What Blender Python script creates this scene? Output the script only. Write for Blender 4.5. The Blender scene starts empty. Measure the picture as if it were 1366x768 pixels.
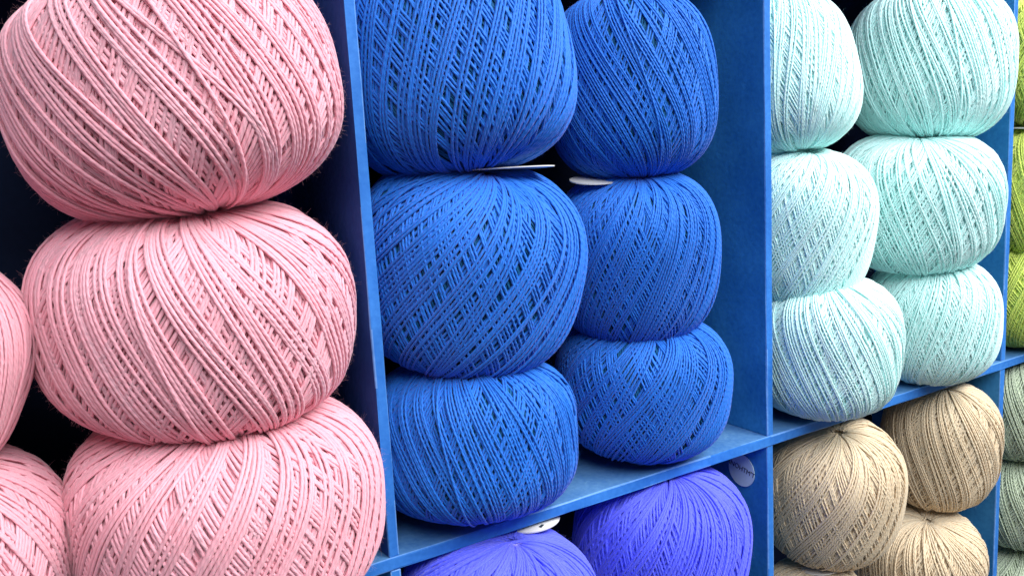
import bpy, bmesh, math, random
import numpy as np
from mathutils import Vector, Matrix

SC = bpy.context.scene
COL = SC.collection
PI = math.pi

# ------------------------------------------------------------------ helpers
def tag(o, label=None, cat=None, group=None, kind=None):
    if label: o['label'] = label
    if cat: o['category'] = cat
    if group: o['group'] = group
    if kind: o['kind'] = kind
    return o

def link(name, mesh, mat, parent=None):
    o = bpy.data.objects.new(name, mesh)
    COL.objects.link(o)
    if mat: mesh.materials.append(mat)
    if parent: o.parent = parent
    return o

def nodes(m):
    m.use_nodes = True
    return m.node_tree.nodes, m.node_tree.links, m.node_tree.nodes['Principled BSDF']

def math_node(N, L, op, a, b=None, c=None):
    n = N.new('ShaderNodeMath'); n.operation = op
    for i, v in enumerate((a, b, c)):
        if v is None: continue
        if isinstance(v, (int, float)): n.inputs[i].default_value = v
        else: L.new(v, n.inputs[i])
    return n.outputs[0]

def mix_col(N, L, fac, a, b, mode='MIX'):
    n = N.new('ShaderNodeMix'); n.data_type = 'RGBA'; n.blend_type = mode
    for s, v in ((n.inputs[0], fac), (n.inputs[6], a), (n.inputs[7], b)):
        if isinstance(v, (int, float)): s.default_value = v
        elif isinstance(v, tuple): s.default_value = (*v, 1)
        else: L.new(v, s)
    return n.outputs[2]

# ------------------------------------------------------------------ materials
def yarn_mat(name, base, ply, sheen_tint, sheen=0.25, rough=0.62, spec=0.25, twist=0.6, soft=0.35):
    """two-ply cotton: base and ply are the dye shades of the two twisted plies"""
    m = bpy.data.materials.new(name); N, L, P = nodes(m)
    uv = N.new('ShaderNodeUVMap'); uv.uv_map = 'strand'
    sx = N.new('ShaderNodeSeparateXYZ'); L.new(uv.outputs[0], sx.inputs[0])
    u, v = sx.outputs[0], sx.outputs[1]
    # twist: two plies
    ph = math_node(N, L, 'ADD', math_node(N, L, 'MULTIPLY', u, 0.42), math_node(N, L, 'MULTIPLY', v, 2.0))
    s = math_node(N, L, 'SINE', math_node(N, L, 'MULTIPLY', ph, 2*PI))
    s01 = math_node(N, L, 'MULTIPLY_ADD', s, 0.5, 0.5)
    # fibre noise laid along the twist
    cv = N.new('ShaderNodeCombineXYZ')
    L.new(math_node(N, L, 'MULTIPLY', u, 0.9), cv.inputs[0]); L.new(math_node(N, L, 'MULTIPLY', ph, 5.0), cv.inputs[1])
    fn = N.new('ShaderNodeTexNoise'); fn.inputs['Scale'].default_value = 1.0; fn.inputs['Detail'].default_value = 2
    L.new(cv.outputs[0], fn.inputs['Vector'])
    # slow dye variation along the thread
    cl = N.new('ShaderNodeCombineXYZ'); L.new(math_node(N, L, 'MULTIPLY', u, 0.012), cl.inputs[0])
    sn = N.new('ShaderNodeTexNoise'); sn.inputs['Scale'].default_value = 1.0; sn.inputs['Detail'].default_value = 3
    L.new(cl.outputs[0], sn.inputs['Vector'])
    c = mix_col(N, L, math_node(N, L, 'MULTIPLY_ADD', s01, 0.5*twist, 0.3), base, ply)
    val = math_node(N, L, 'MULTIPLY_ADD', sn.outputs[0], 0.5, 0.75)
    val = math_node(N, L, 'MULTIPLY', val, math_node(N, L, 'MULTIPLY_ADD', fn.outputs[0], 0.3, 0.85))
    hs = N.new('ShaderNodeHueSaturation'); L.new(c, hs.inputs['Color']); L.new(val, hs.inputs['Value'])
    L.new(hs.outputs[0], P.inputs['Base Color'])
    h = math_node(N, L, 'ADD', s01, math_node(N, L, 'MULTIPLY', fn.outputs[0], 0.5))
    b = N.new('ShaderNodeBump'); b.inputs['Strength'].default_value = twist; b.inputs['Distance'].default_value = 0.00022
    L.new(h, b.inputs['Height']); L.new(b.outputs[0], P.inputs['Normal'])
    P.inputs['Roughness'].default_value = rough
    P.inputs['Specular IOR Level'].default_value = spec
    P.inputs['Subsurface Weight'].default_value = soft
    P.inputs['Subsurface Radius'].default_value = tuple(0.35+0.65*x for x in base)
    P.inputs['Subsurface Scale'].default_value = 0.0011
    P.inputs['Sheen Weight'].default_value = sheen
    P.inputs['Sheen Roughness'].default_value = 0.45
    P.inputs['Sheen Tint'].default_value = (*sheen_tint, 1)
    return m

def paint_mat(name, base, worn, rough=0.55, spec=0.35):
    """brushed blue paint on board: mottled, a little chalky where worn"""
    m = bpy.data.materials.new(name); N, L, P = nodes(m)
    tc = N.new('ShaderNodeTexCoord')
    n1 = N.new('ShaderNodeTexNoise'); n1.inputs['Scale'].default_value = 38; n1.inputs['Detail'].default_value = 6
    n2 = N.new('ShaderNodeTexNoise'); n2.inputs['Scale'].default_value = 420; n2.inputs['Detail'].default_value = 4
    n3 = N.new('ShaderNodeTexNoise'); n3.inputs['Scale'].default_value = 9; n3.inputs['Detail'].default_value = 3
    for n in (n1, n2, n3): L.new(tc.outputs['Object'], n.inputs['Vector'])
    r1 = N.new('ShaderNodeMapRange'); r1.inputs[1].default_value = 0.35; r1.inputs[2].default_value = 0.75
    L.new(n1.outputs[0], r1.inputs[0])
    f = math_node(N, L, 'ADD', math_node(N, L, 'MULTIPLY', r1.outputs[0], 0.62), math_node(N, L, 'MULTIPLY', n2.outputs[0], 0.45))
    # chalky worn corners from the real curvature of the bevels
    g = N.new('ShaderNodeNewGeometry')
    r2 = N.new('ShaderNodeMapRange'); r2.inputs[1].default_value = 0.5; r2.inputs[2].default_value = 0.62
    L.new(g.outputs['Pointiness'], r2.inputs[0])
    f = math_node(N, L, 'ADD', f, math_node(N, L, 'MULTIPLY', r2.outputs[0], math_node(N, L, 'MULTIPLY', n2.outputs[0], 1.4)))
    # small scuffs
    n4 = N.new('ShaderNodeTexNoise'); n4.inputs['Scale'].default_value = 130; n4.inputs['Detail'].default_value = 5; n4.inputs['Roughness'].default_value = 0.7
    L.new(tc.outputs['Object'], n4.inputs['Vector'])
    r4 = N.new('ShaderNodeMapRange'); r4.inputs[1].default_value = 0.63; r4.inputs[2].default_value = 0.70; L.new(n4.outputs[0], r4.inputs[0])
    f = math_node(N, L, 'ADD', f, math_node(N, L, 'MULTIPLY', r4.outputs[0], 0.45))
    n = N.new('ShaderNodeClamp'); L.new(f, n.inputs[0])
    c = mix_col(N, L, n.outputs[0], base, worn)
    hs = N.new('ShaderNodeHueSaturation'); L.new(c, hs.inputs['Color'])
    L.new(math_node(N, L, 'MULTIPLY_ADD', n3.outputs[0], 0.5, 0.75), hs.inputs['Value'])
    L.new(hs.outputs[0], P.inputs['Base Color'])
    b = N.new('ShaderNodeBump'); b.inputs['Strength'].default_value = 0.5; b.inputs['Distance'].default_value = 0.0003
    L.new(n2.outputs[0], b.inputs['Height']); L.new(b.outputs[0], P.inputs['Normal'])
    P.inputs['Roughness'].default_value = rough; P.inputs['Specular IOR Level'].default_value = spec
    return m

def plain_mat(name, base, rough=0.5, spec=0.3, noise=0.1):
    m = bpy.data.materials.new(name); N, L, P = nodes(m)
    tc = N.new('ShaderNodeTexCoord'); n = N.new('ShaderNodeTexNoise'); n.inputs['Scale'].default_value = 300
    L.new(tc.outputs['Object'], n.inputs['Vector'])
    hs = N.new('ShaderNodeHueSaturation'); hs.inputs['Color'].default_value = (*base, 1)
    L.new(math_node(N, L, 'MULTIPLY_ADD', n.outputs[0], noise*2, 1-noise), hs.inputs['Value'])
    L.new(hs.outputs[0], P.inputs['Base Color'])
    P.inputs['Roughness'].default_value = rough; P.inputs['Specular IOR Level'].default_value = spec
    return m

M = {
 'pink':   yarn_mat('pink cotton', (0.76,0.335,0.405), (0.82,0.42,0.48), (1.0,0.88,0.9), 0.4, twist=0.35),
 'blue':   yarn_mat('blue cotton', (0.002,0.120,0.42), (0.024,0.185,0.84), (0.50,0.42,1.0), 0.38, twist=0.4, soft=0.0),
 'violet': yarn_mat('violet blue cotton', (0.075,0.10,0.92), (0.14,0.17,0.97), (0.55,0.5,1.0), 0.6, twist=0.3),
 'mint':   yarn_mat('mint cotton', (0.57,0.91,0.89), (0.69,0.95,0.93), (0.9,1.0,1.0), 0.35, twist=0.35),
 'tan':    yarn_mat('beige cotton', (0.62,0.49,0.33), (0.70,0.58,0.42), (1.0,0.95,0.85), 0.25, twist=0.4),
 'gap shade blue': yarn_mat('inner blue cotton with painted gap shade', (0.001,0.075,0.19), (0.003,0.11,0.29), (0.3,0.6,0.8), 0.1, twist=0.55, soft=0.0),  # shade between the blue strands, painted into the inner layers as dark teal
 'green':  yarn_mat('lime green cotton', (0.60,0.72,0.12), (0.68,0.80,0.20), (0.9,1.0,0.6), 0.25),
 'sage':   yarn_mat('sage green cotton', (0.42,0.50,0.36), (0.50,0.58,0.44), (0.9,1.0,0.9), 0.25),
 'shelf':  paint_mat('blue painted board', (0.003,0.10,0.34), (0.03,0.225,0.54)),
 'edge':   paint_mat('blue painted front edge', (0.009,0.095,0.40), (0.040,0.20,0.60), 0.6, 0.2),
 'shaded blue':   paint_mat('navy paint', (0.010,0.032,0.18), (0.02,0.07,0.27), 0.6, 0.2),  # shade on a divider's left face, painted in as a darker blue
 'floor':  paint_mat('dusty blue painted shelf board', (0.012,0.10,0.33), (0.10,0.25,0.48), 0.6, 0.3),
 'worn':   paint_mat('rubbed paint on board corners', (0.02,0.14,0.50), (0.15,0.34,0.72)),
 'back':   paint_mat('dark back board', (0.003,0.006,0.02), (0.006,0.012,0.035), 0.8, 0.1),
 'paper':  plain_mat('white paper', (0.70,0.69,0.67), 0.6, 0.25, 0.04),
 'silver': plain_mat('silvery sticker', (0.66,0.84,0.86), 0.5, 0.4, 0.06),
 'ink':    plain_mat('dark ink', (0.03,0.045,0.06), 0.6, 0.2, 0.1),
 'red':    plain_mat('red ink', (0.6,0.03,0.03), 0.6, 0.2, 0.1),
}

# ------------------------------------------------------------------ yarn balls
def surf(lat, lon, a, c, wob):
    NEXP = wob[4]
    """ball surface: flattened spheroid with dimpled poles and slightly lumpy winding"""
    lat, lon = np.broadcast_arrays(lat, lon)
    cr = np.abs(np.cos(lat))**(2/NEXP); sz = np.sign(np.sin(lat))*np.abs(np.sin(lat))**(2/NEXP)
    k = 1 + wob[0]*np.cos(2*lon+wob[1]) + wob[2]*np.cos(3*lon+wob[3]+1.5*lat)
    z = c*sz*(1 - 0.06*np.exp(-(cr/0.16)**2))
    return np.stack([a*cr*k*np.cos(lon), a*cr*k*np.sin(lon), z], -1)

def unit(v): return v/np.maximum(np.linalg.norm(v, axis=-1, keepdims=True), 1e-12)

class Acc:
    def __init__(s): s.v=[]; s.q=[]; s.uv=[]; s.n=0
    def grid(s, V, uv):
        """V (R, S, 3): rings closed around; uv (R, S+1, 2)"""
        R, S = V.shape[:2]
        idx = np.arange(R*S).reshape(R, S) + s.n
        nx = np.roll(idx, -1, 1)
        q = np.stack([idx[:-1], nx[:-1], nx[1:], idx[1:]], -1).reshape(-1, 4)
        t = np.stack([uv[:-1,:-1], uv[:-1,1:], uv[1:,1:], uv[1:,:-1]], -2).reshape(-1, 4, 2)
        s.v.append(V.reshape(-1, 3)); s.q.append(q); s.uv.append(t); s.n += R*S
    def build(s, name):
        v = np.concatenate(s.v).astype(np.float32); q = np.concatenate(s.q).astype(np.int32); uv = np.concatenate(s.uv).astype(np.float32)
        me = bpy.data.meshes.new(name)
        me.vertices.add(len(v)); me.vertices.foreach_set('co', v.ravel())
        me.loops.add(q.size); me.loops.foreach_set('vertex_index', q.ravel())
        me.polygons.add(len(q)); me.polygons.foreach_set('loop_start', np.arange(0, q.size, 4, dtype=np.int32))
        me.polygons.foreach_set('use_smooth', np.ones(len(q), dtype=bool))
        l = me.uv_layers.new(name='strand'); l.data.foreach_set('uv', uv.ravel())
        me.update(); me.validate()
        return me

def bands(rng, d_ang, nmin, nmax, gmin, gmax, sp=(0.98, 1.14)):
    out, x = [], rng.uniform(0, 0.2)
    end = x + 2*PI
    while x < end:
        dl = rng.normal(0, 0.06); lift = rng.uniform(-0.18, 0.18)
        for _ in range(rng.integers(nmin, nmax+1)):
            out.append((x, dl + rng.normal(0, 0.012), lift + rng.uniform(-0.12, 0.12)))
            x += d_ang*rng.uniform(*sp)
            if x > end: break
        x += d_ang*rng.uniform(gmin, gmax)
    return np.array(out)

def wind(acc, rng, a, c, d, sign, B, lons, depth, wob, segs, sides, latmax, flat, rad):
    S = len(lons); P = segs+1
    t = np.linspace(-1, 1, P)
    g = np.linspace(-PI/2, PI/2, 801); pr = surf(g, np.zeros_like(g), a, c, (0,0,0,0,wob[4]))
    arc = np.concatenate([[0], np.cumsum(np.linalg.norm(np.diff(pr, axis=0), axis=1))]); arc = arc/arc[-1]*2-1
    tt = t[None]*latmax*(1 - rng.uniform(0, 0.035, (S, 1)))             # fraction of the way from pole to pole
    lat = np.interp(tt, arc, g)
    Bs = (B + lons[:,1:2])*1.15
    wv = 0.010*np.sin(tt*rng.uniform(2, 5, (S,1)) + rng.uniform(0, 6.3, (S,1)))
    lon = lons[:,0:1] - sign*Bs*(0.45*tt + 0.55*np.sin(tt*PI/2)) + wv
    lat[1::2] = lat[1::2, ::-1]; lon[1::2] = lon[1::2, ::-1]     # the thread runs down, then back up
    p = surf(lat, lon, a, c, wob)
    e = 1e-3
    n = unit(np.cross(surf(lat, lon+e, a, c, wob)-p, surf(lat+e, lon, a, c, wob)-p))
    h = (depth + lons[:,2:3])*d + 0.10*d*np.sin(lat*3+rng.uniform(0, 6.3, (S,1)))
    p = p + n*h[..., None]
    p = p.reshape(-1, 3); n = n.reshape(-1, 3)
    T = unit(np.gradient(p, axis=0)); Bn = unit(np.cross(T, n)); n = np.cross(Bn, T)
    th = np.arange(sides)/sides*2*PI
    ll = np.arange(len(p))
    r = rad*d*(1+0.03*np.sin(ll*0.9+rng.uniform(0,6))+0.02*rng.normal(0,1,len(p)))[:,None,None]
    V = p[:,None] + r*(flat*np.cos(th)[None,:,None]*n[:,None] + np.sin(th)[None,:,None]*Bn[:,None])
    ln = np.concatenate([[0], np.cumsum(np.linalg.norm(np.diff(p, axis=0), axis=1))])/d + rng.uniform(0, 500)
    uv = np.zeros((len(p), sides+1, 2)); uv[...,0] = ln[:,None]; uv[...,1] = np.arange(sides+1)/sides
    acc.grid(V, uv)

def fuzz(acc, rng, a, c, count, wob, length):
    """loose fibres standing off the thread"""
    for _ in range(int(count*4)):
        lat = math.asin(rng.uniform(-0.97, 0.97)); lon = rng.uniform(0, 2*PI)
        p = surf(np.array(lat), np.array(lon), a, c, wob)
        nrm = unit(p/np.array([a*a, a*a, c*c])); d = unit(rng.normal(0, 1, 3)*0.75 + nrm)
        k = unit(rng.normal(0, 1, 3)); L_ = length*rng.uniform(0.3, 1.0)**1.5*1.3
        t = np.linspace(0, 1, 5)[:,None]
        pts = p + d*L_*t + k*L_*0.9*t*t
        T = unit(np.gradient(pts, axis=0)); s = unit(np.cross(T, np.array([0.3,0.5,0.81]))); w = np.cross(T, s)
        th = np.arange(3)/3*2*PI
        r = 0.000015*(1-0.5*t)
        V = pts[:,None] + r[:,None]*(np.cos(th)[None,:,None]*s[:,None] + np.sin(th)[None,:,None]*w[:,None])
        uv = np.zeros((5, 4, 2)); uv[...,0] = np.arange(5)[:,None]*0.3 + rng.uniform(0, 500)
        acc.grid(V, uv)

def ball_mesh(seed, a, c, sign, B, quality, nfuzz, ratio=64, loose=1.0, nexp=2.6, sp=(1.0, 1.16), flat=0.7, rad=0.5):
    rng = np.random.default_rng(seed)
    wob = (rng.uniform(0.004, 0.012), rng.uniform(0, 6.3), rng.uniform(0.002, 0.007), rng.uniform(0, 6.3), nexp)
    d = 2*a/ratio; ang = d/a/math.cos(math.atan(B*a/c))*0.98
    ai, ci = a-0.45*d, c-0.45*d
    acc = Acc()
    # inner wound body
    lat = np.linspace(-PI/2+0.001, PI/2-0.001, 40); lon = np.linspace(0, 2*PI, 65)[:-1]
    core = surf(lat[:,None], lon[None], a-2.0*d, c-2.0*d, wob)
    uv = np.zeros((40, 65, 2)); uv[...,0] = (lon.tolist()+[2*PI])[0:65]; uv[...,0] *= 200; uv[...,1] = lat[:,None]*3
    acc.grid(core, uv)
    sg, sd = quality
    lm = 0.965
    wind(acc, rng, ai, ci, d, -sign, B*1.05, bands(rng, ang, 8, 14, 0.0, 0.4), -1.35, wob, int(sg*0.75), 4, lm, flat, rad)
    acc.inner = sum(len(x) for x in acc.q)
    wind(acc, rng, ai, ci, d,  sign, B*0.92, bands(rng, ang, 2, 6, 0.3, 1.5*loose, sp), -0.92, wob, sg, sd, lm, flat, rad)
    wind(acc, rng, ai, ci, d, -sign, B*1.08, bands(rng, ang, 2, 5, 0.5, 2.4*loose, sp), -0.5, wob, sg, sd, lm, flat, rad)
    wind(acc, rng, ai, ci, d,  sign, B,      bands(rng, ang, 2, 6, 0.9, 4.2*loose, sp), 0.0, wob, sg, sd, lm, flat, rad)
    k = rng.integers(2, 5)                                              # a few late wraps at another slant
    st = np.stack([rng.uniform(0, 2*PI, k), rng.normal(0, 0.1, k), rng.uniform(0.2, 0.4, k)], 1)
    wind(acc, rng, ai, ci, d, sign, B*0.8, st, 0.25, wob, sg, sd, lm, flat, rad)
    if nfuzz: fuzz(acc, rng, a, c, nfuzz, wob, 0.0013)
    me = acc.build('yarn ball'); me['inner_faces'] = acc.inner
    return me

# key: (x, y, z, radius, half height, colour, slant of the outer wraps, B, lean sideways, lean to the front, fuzz, label)
BALLS = {
'P1': (-0.0556,0.014,0.1685,0.0516,0.0378,'pink',  1,.52, -0.16,-0.12, 900, 'large pink yarn ball topping the full pink stack, cut by the upper edge'),
'P2': (-0.0568,0.014,0.0985,0.0515,0.0355,'pink',  1,.50, 0.05,0.14, 900, 'large pink yarn ball in the middle of the pink stack, between two others'),
'P3': (-0.0553,0.006,0.0345,0.0516,0.0333,'pink', -1,.52, 0.04,0.10, 900, 'large pink yarn ball at the foot of the stack, touching the blue divider'),
'PL1':(-.1500,.020,.1000,.0450,.0360,'pink',  1,.30, 0.50,0.00, 400, 'pink yarn ball cut by the left edge, beside the middle of the full stack'),
'PL2':(-.1480,.020,.0360,.0470,.0330,'pink',  1,.45, 0.10,0.05, 400, 'pink yarn ball cut off at the lower left corner of the picture'),
'BL1':(0.0502,0.022,0.1767,0.0466,0.0414,'blue', -1,.50, -0.16,-0.15, 250, 'blue yarn ball at the top of the left blue stack, cut by the upper edge'),
'BL2':(0.0500,0.020,0.0996,0.0464,0.0398,'blue', -1,.60, 0.24,0.22, 250, 'blue yarn ball in middle of left blue stack, white paper disc jutting from its top'),
'BL3':(0.0464,0.017,0.0321,0.0424,0.0302,'blue',  1,.42, 0.02,-0.08, 250, 'blue yarn ball at the foot of the left blue stack near the shelf edge'),
'BR1':(0.1381,0.022,0.1666,0.0376,0.0393,'blue',  1,.50, -0.06,-0.10, 200, 'blue yarn ball at the top of the right blue stack with dark gap above'),
'BR2':(0.1362,0.020,0.0930,0.0373,0.0374,'blue', -1,.48, 0.05,0.20, 200, 'blue yarn ball in middle of right blue stack, paper label peeping out on top'),
'BR3':(0.1393,0.022,0.0341,0.0406,0.0308,'blue', -1,.58, 0.10,0.10, 200, 'blue yarn ball at the foot of the right blue stack beside bare shelf floor'),
'VL': (0.0445,0.004,-0.0400,0.0415,0.0335,'violet',-1,.50, 0.25,0.06, 200, 'violet blue yarn ball under the shelf edge with printed white paper on top'),
'VR': (0.1414,0.014,-0.0412,0.0415,0.0350,'violet',-1,.42, 0.12,0.08, 250, 'violet blue yarn ball under the shelf beside the round silver sticker'),
'ML1':(0.2370,0.022,0.1695,0.0340,0.0376,'mint', -1,.42, -0.22,-0.18, 150, 'pale mint yarn ball topping the left mint stack, strands crossing at its foot'),
'ML2':(0.2393,0.016,0.0949,0.0362,0.0384,'mint', -1,.50, 0.15,0.12, 150, 'pale mint yarn ball in the middle of the left mint stack'),
'ML3':(0.2448,0.005,0.0362,0.0381,0.0336,'mint',  1,.52, 0.05,0.10, 150, 'pale mint yarn ball at the foot of the left mint stack, on the shelf edge'),
'MR1':(0.3439,0.016,0.1723,0.0436,0.0404,'mint',  1,.45, 0.02,-0.12, 150, 'large mint yarn ball on top of the right mint stack, bulging over the divider'),
'MR2':(0.3295,0.012,0.1003,0.0434,0.0360,'mint',  1,.48, 0.06,0.18, 150, 'mint yarn ball in the middle of the right mint stack, wider than it is tall'),
'MR3':(0.3360,0.006,0.0342,0.0357,0.0335,'mint', -1,.38, 0.00,0.08, 150, 'mint yarn ball at the foot of the right mint stack above the beige balls'),
'TL1':(0.2586,0.012,-0.0467,0.0381,0.0373,'tan', -1,.50, 0.12,0.25, 180, 'beige yarn ball nearest the divider with strands fanning from its top'),
'TR1':(0.3598,0.014,-0.0460,0.0334,0.0365,'tan',  1,.58, 0.10,0.10, 180, 'beige yarn ball tucked under the shelf board, beside the divider next to sage balls'),
'TR2':(0.3430,0.014,-0.1150,0.0363,0.0310,'tan',  1,.45, 0.12,0.22, 150, 'beige yarn ball lying under the upper right beige ball'),
'TL2':(0.2466,0.012,-0.1209,0.0298,0.0357,'tan',  1,.50, 0.00,0.10, 120, 'beige yarn ball of which only the top shows at the bottom edge'),
'G1': (0.4465,0.0120,0.1734,0.0405,0.0385,'green', -1,.50, 0.10,-0.10, 0, 'olive green yarn ball at the top of the far right stack'),
'G2': (0.4465,0.0120,0.0968,0.0405,0.0397,'green',  1,.50, 0.10,0.10, 0, 'lime green yarn ball in the middle of the far right stack'),
'G3': (0.4465,0.0120,0.0330,0.0405,0.0326,'green', -1,.55, -0.10,-0.10, 0, 'lime green yarn ball at the foot of its stack, resting on the shelf'),
'S1': (0.4465,0.0120,-0.0400,0.0405,0.0318,'sage',  1,.40, 0.00,0.00, 0, 'dark sage green yarn ball just under the shelf at far right'),
'S2': (0.4465,0.0120,-0.0985,0.0405,0.0303,'sage',  1,.52, 0.10,0.10, 0, 'sage green yarn ball in the middle of the far right lower stack'),
'S3': (0.4465,0.0120,-0.1590,0.0405,0.0300,'sage', -1,.50, 0.00,0.15, 0, 'pale sage green yarn ball at the lower right corner of the picture'),
}
GROUP = {'pink':'pink yarn balls','blue':'blue yarn balls','violet':'violet blue yarn balls','mint':'mint yarn balls','tan':'beige yarn balls','green':'lime green yarn balls','sage':'sage green yarn balls'}
NEXP = {'P3': 3.0, 'BL3': 3.1, 'BL1': 2.9, 'BR3': 2.9, 'P1': 2.65, 'ML3': 2.9, 'MR2': 2.9}      # how square the shoulders are
OBJ = {}
for i, (k, (x, y, z, a, c, colr, sg, B, tx, ty, nf, lab)) in enumerate(BALLS.items()):
    big = colr == 'pink'
    c *= 1.03
    q = (44, 8) if big else ((36, 7) if colr in ('blue', 'violet') else ((30, 6) if colr in ('mint', 'tan') else (24, 5)))
    me = ball_mesh(100+i, a, c, sg, B, q, nf, 86 if big else (72 if colr == 'tan' else 80), 1.25 if colr == 'tan' else 1.0, NEXP.get(k, 2.75), (1.0, 1.16) if big else (1.04, 1.28), 0.75 if big else 0.95, 0.50 if big else (0.43 if colr == 'blue' else 0.48))
    o = link('yarn_ball', me, M[colr])
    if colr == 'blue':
        me.materials.append(M['gap shade blue'])
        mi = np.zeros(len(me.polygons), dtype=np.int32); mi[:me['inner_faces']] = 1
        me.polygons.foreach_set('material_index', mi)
    tw = Vector((-0.134-x, -0.299-y, 0)).normalized(); rg = Vector((-tw.y, tw.x, 0))      # which way each ball happens to lie
    zx = (Vector((0, 0, 1)) + rg*tx + tw*ty).normalized()
    o.matrix_world = Matrix.Translation((x, y, z)) @ zx.to_track_quat('Z', 'Y').to_matrix().to_4x4()
    tag(o, lab, 'yarn ball', GROUP[colr])
    OBJ[k] = o
bpy.context.view_layer.update()

# ------------------------------------------------------------------ paper end labels (parts of their balls)
def disc_mesh(rx, ry, thick, bend=0.0, segs=40):
    bm = bmesh.new(); rings = 7; rows = []
    for side in (1, -1):
        c0 = bm.verts.new((0, 0, side*thick/2)); rr = []
        for r in range(1, rings+1):
            f = r/rings
            rr.append([bm.verts.new((rx*f*math.cos(t), ry*f*math.sin(t), side*thick/2 - bend*f*f*(0.6+0.4*math.cos(2*t)))) for t in [2*PI*j/segs for j in range(segs)]])
        for j in range(segs):
            k = (j+1) % segs
            bm.faces.new((c0, rr[0][j], rr[0][k]) if side > 0 else (c0, rr[0][k], rr[0][j]))
            for r in range(rings-1):
                f = (rr[r][j], rr[r+1][j], rr[r+1][k], rr[r][k])
                bm.faces.new(f if side > 0 else f[::-1])
        rows.append(rr[-1])
    for j in range(segs):
        k = (j+1) % segs
        bm.faces.new((rows[0][j], rows[1][j], rows[1][k], rows[0][k]))
    me = bpy.data.meshes.new('disc'); bm.to_mesh(me); bm.free()
    return me

def end_label(ball, centre, normal, rx, ry, bend=0.0, spin=0.0, thick=0.0005):
    o = link('paper_label', disc_mesh(rx, ry, thick, bend), M['paper'])
    mw = Matrix.Translation(centre) @ Vector(normal).normalized().to_track_quat('Z', 'Y').to_matrix().to_4x4() @ Matrix.Rotation(spin, 4, 'Z')
    o.parent = OBJ[ball]; o.matrix_parent_inverse = OBJ[ball].matrix_world.inverted(); o.matrix_world = mw
    return o
end_label('BL2', (.0595,.006,.1372), (0.035,.075,1), .0205, .014, thick=0.0004)
end_label('BR2', (.1145,.020,.1285), (0.0,-.12,1), .0105, .010, .0003)
end_label('BR3', (.131,.012,.0615), (0.0,-.15,1), .012, .012, .0012)
vl = end_label('VL', (.066,.010,-.0055), (0.05,-.10,1), .0130, .0130, .002)
for mx, my, ml, mt in ((-.004,-.009,.005,'ink'), (.001,-.0085,.003,'ink'), (.006,-.008,.004,'red')):
    bm = bmesh.new(); bmesh.ops.create_cube(bm, size=1, matrix=Matrix.Translation((mx, my, .00012 - .002*((mx*mx+my*my)/.0145**2)*.6)) @ Matrix.Diagonal((ml, .0011, .0006, 1)))
    me = bpy.data.meshes.new('mark'); bm.to_mesh(me); bm.free(); link('printed_mark', me, M[mt], vl)
end_label('TL2', (.247,.008,-.0850), (0.0,.05,1), .011, .010, .0004)
end_label('G2', (.436,.012,.1355), (0.0,-.05,1), .020, .018)

# ------------------------------------------------------------------ the shelf (one thing with its boards as parts)
shelf = bpy.data.objects.new('display_shelf', None); COL.objects.link(shelf)
shelf.location = (0.2, 0, -0.24)
tag(shelf, 'blue painted pigeonhole shelf holding all the yarn balls', 'shelf')
bpy.context.view_layer.update()
BT, DT, DEP, TOP = 0.005, 0.0042, 0.088, 0.236
def board(name, x0, x1, y0, y1, z0, z1, mat, front=None, seg=0.02, wav=0.0003, seed=0):
    """a bevelled board, subdivided so that its edges waver like hand-painted boards do"""
    rng = random.Random(seed)
    bm = bmesh.new()
    bmesh.ops.create_cube(bm, size=1, matrix=Matrix.Translation(((x0+x1)/2, (y0+y1)/2, (z0+z1)/2)) @ Matrix.Diagonal((x1-x0, y1-y0, z1-z0, 1)))
    for ax, lo, hi in ((0, x0, x1), (2, z0, z1)):
        n = int((hi-lo)/seg)
        if n > 2:
            for i in range(1, n):
                co = [0,0,0]; no = [0,0,0]; co[ax] = lo+(hi-lo)*i/n; no[ax] = 1
                bmesh.ops.bisect_plane(bm, geom=bm.verts[:]+bm.edges[:]+bm.faces[:], plane_co=co, plane_no=no)
    es = [e for e in bm.edges if len(e.link_faces) == 2 and e.calc_face_angle(0) > 1]
    bmesh.ops.bevel(bm, geom=es, offset=0.0006, segments=2, affect='EDGES', profile=0.6)
    for v in bm.verts:
        v.co.y += rng.uniform(-wav, wav)*0.5
        if v.co.y < y0+0.002:
            if x1-x0 < z1-z0: v.co.x += rng.uniform(-wav, wav)*0.5
            else: v.co.z += rng.uniform(-wav, wav)*0.5
    me = bpy.data.meshes.new(name); bm.to_mesh(me); bm.free()
    o = link(name, me, mat)
    if front:
        me.materials.append(front); me.materials.append(M['worn'])
        for p in me.polygons:
            if p.normal.y < -0.95 and p.center.y < y0+0.001: p.material_index = 1
            elif p.center.y < y0+0.001 and p.normal.y < -0.05: p.material_index = 2
    o.parent = shelf; o.matrix_parent_inverse = shelf.matrix_world.inverted()
    return o
def wall_shade(o, mat):
    """the left-hand face of a divider gets its shade as a darker colour"""
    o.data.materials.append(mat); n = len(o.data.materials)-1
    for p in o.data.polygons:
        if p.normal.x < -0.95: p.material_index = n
XS = [-0.2, 0.0, 0.2, 0.4, 0.6]
for i, zt in enumerate((0.0, TOP+BT, -0.236)):
    board('shelf_board', XS[0]-DT/2, XS[-1]+DT/2, -0.0006, DEP, zt-BT, zt, M['floor'], M['edge'], seed=i)
for i, x in enumerate(XS):
    dv = board('divider', x-DT/2, x+DT/2, 0.0, DEP, 0.0, TOP, M['shelf'], M['edge'], seed=10+i)
    if i == 1: wall_shade(dv, M['shaded blue'])
    board('divider', x-DT/2, x+DT/2, 0.0, DEP, -0.236, -BT, M['shelf'], M['edge'], seed=20+i)
board('back_panel', XS[0]-DT/2, XS[-1]+DT/2, DEP, DEP+0.004, -0.241, TOP+BT, M['back'], seed=40)

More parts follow.
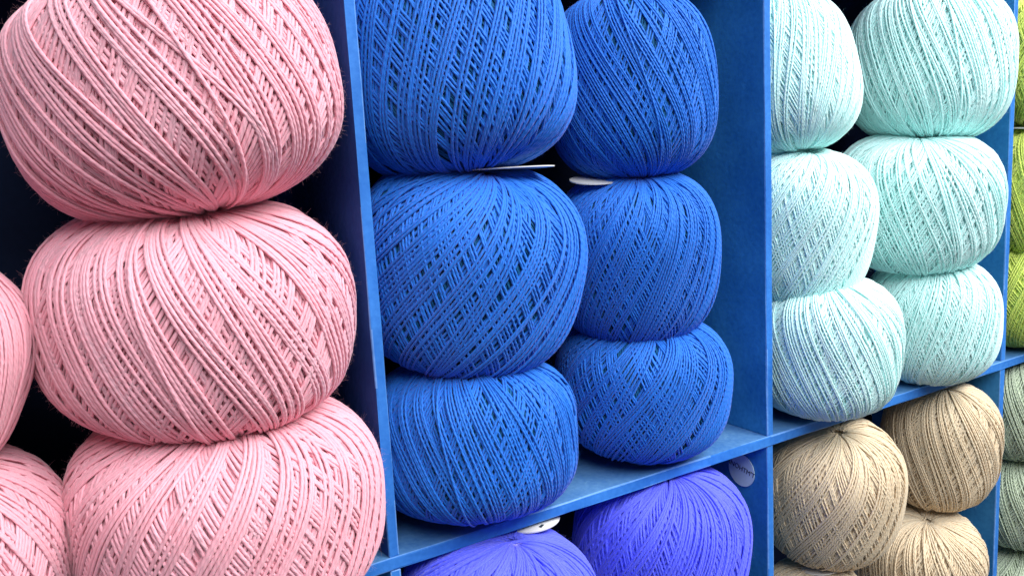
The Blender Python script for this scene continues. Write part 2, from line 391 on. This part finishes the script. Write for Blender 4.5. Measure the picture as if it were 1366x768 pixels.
# ------------------------------------------------------------------ round sticker on the divider
st = link('round_sticker', disc_mesh(.0085, .0083, .0003), M['silver'])
st.matrix_world = Matrix.Translation((0.2-DT/2-0.0004, 0.0165, -0.0215)) @ Matrix(((0,0,-1,0),(-1,0,0,0),(0,1,0,0),(0,0,0,1)))
tag(st, 'small round silver sticker with dark lettering on the blue divider', 'sticker')
cu = bpy.data.curves.new('lettering', 'FONT'); cu.body = "INOHTM'T"; cu.size = 0.0036; cu.align_x = 'CENTER'; cu.align_y = 'CENTER'; cu.extrude = 0.00005
to = bpy.data.objects.new('lettering', cu); COL.objects.link(to)
bpy.context.view_layer.update()
me = bpy.data.meshes.new_from_object(to.evaluated_get(bpy.context.evaluated_depsgraph_get()))
bpy.data.objects.remove(to)
lt = link('lettering', me, M['ink'], st); lt.location = (0.0005, 0.0008, 0.0003); lt.rotation_euler.z = -0.2

# ------------------------------------------------------------------ camera
F, YAW, PIT, ROL = 1256.3, 0.56883, -0.17404, -0.05466
cam = bpy.data.cameras.new('camera'); co = bpy.data.objects.new('camera', cam); COL.objects.link(co)
fw = Vector((math.sin(YAW)*math.cos(PIT), math.cos(YAW)*math.cos(PIT), math.sin(PIT)))
rt = Vector((math.cos(YAW), -math.sin(YAW), 0)); up = rt.cross(fw)
r2 = rt*math.cos(ROL) + up*math.sin(ROL); u2 = -rt*math.sin(ROL) + up*math.cos(ROL)
m = Matrix((r2, u2, -fw)).transposed().to_4x4(); m.translation = (-0.13389, -0.29942, 0.15469)
co.matrix_world = m
cam.sensor_width = 36; cam.lens = 36*F/1366; cam.clip_start = 0.01; cam.clip_end = 100
SC.camera = co

# ------------------------------------------------------------------ light: a shop ceiling panel and an added fill in front of the shelf
def area(name, loc, target, size, power, color):
    l = bpy.data.lights.new(name, 'AREA'); l.shape = 'RECTANGLE'; l.size, l.size_y = size; l.energy = power; l.color = color
    o = bpy.data.objects.new(name, l); COL.objects.link(o)
    o.location = loc; o.rotation_euler = (Vector(target)-Vector(loc)).to_track_quat('-Z', 'Y').to_euler()
    return o
area('ceiling_and_fill_light', (0.85, -0.75, 1.15), (0.15, 0, 0.05), (0.9, 0.9), 31, (1.0, 0.97, 0.94))
area('ceiling_and_fill_light', (0.0, -1.1, 1.15), (0.15, 0, 0.0), (1.4, 0.7), 28, (0.95, 0.97, 1.0))  # fill lamp added out of view to brighten shaded balls and walls
w = bpy.data.worlds.new('World'); SC.world = w; w.use_nodes = True
w.node_tree.nodes['Background'].inputs[0].default_value = (0.75, 0.85, 1.0, 1)
w.node_tree.nodes['Background'].inputs[1].default_value = 0.13
SC.view_settings.view_transform = 'Standard'; SC.view_settings.look = 'None'
SC.view_settings.exposure = 0.18; SC.view_settings.gamma = 1
SC.cycles.max_bounces = 8; SC.cycles.diffuse_bounces = 6
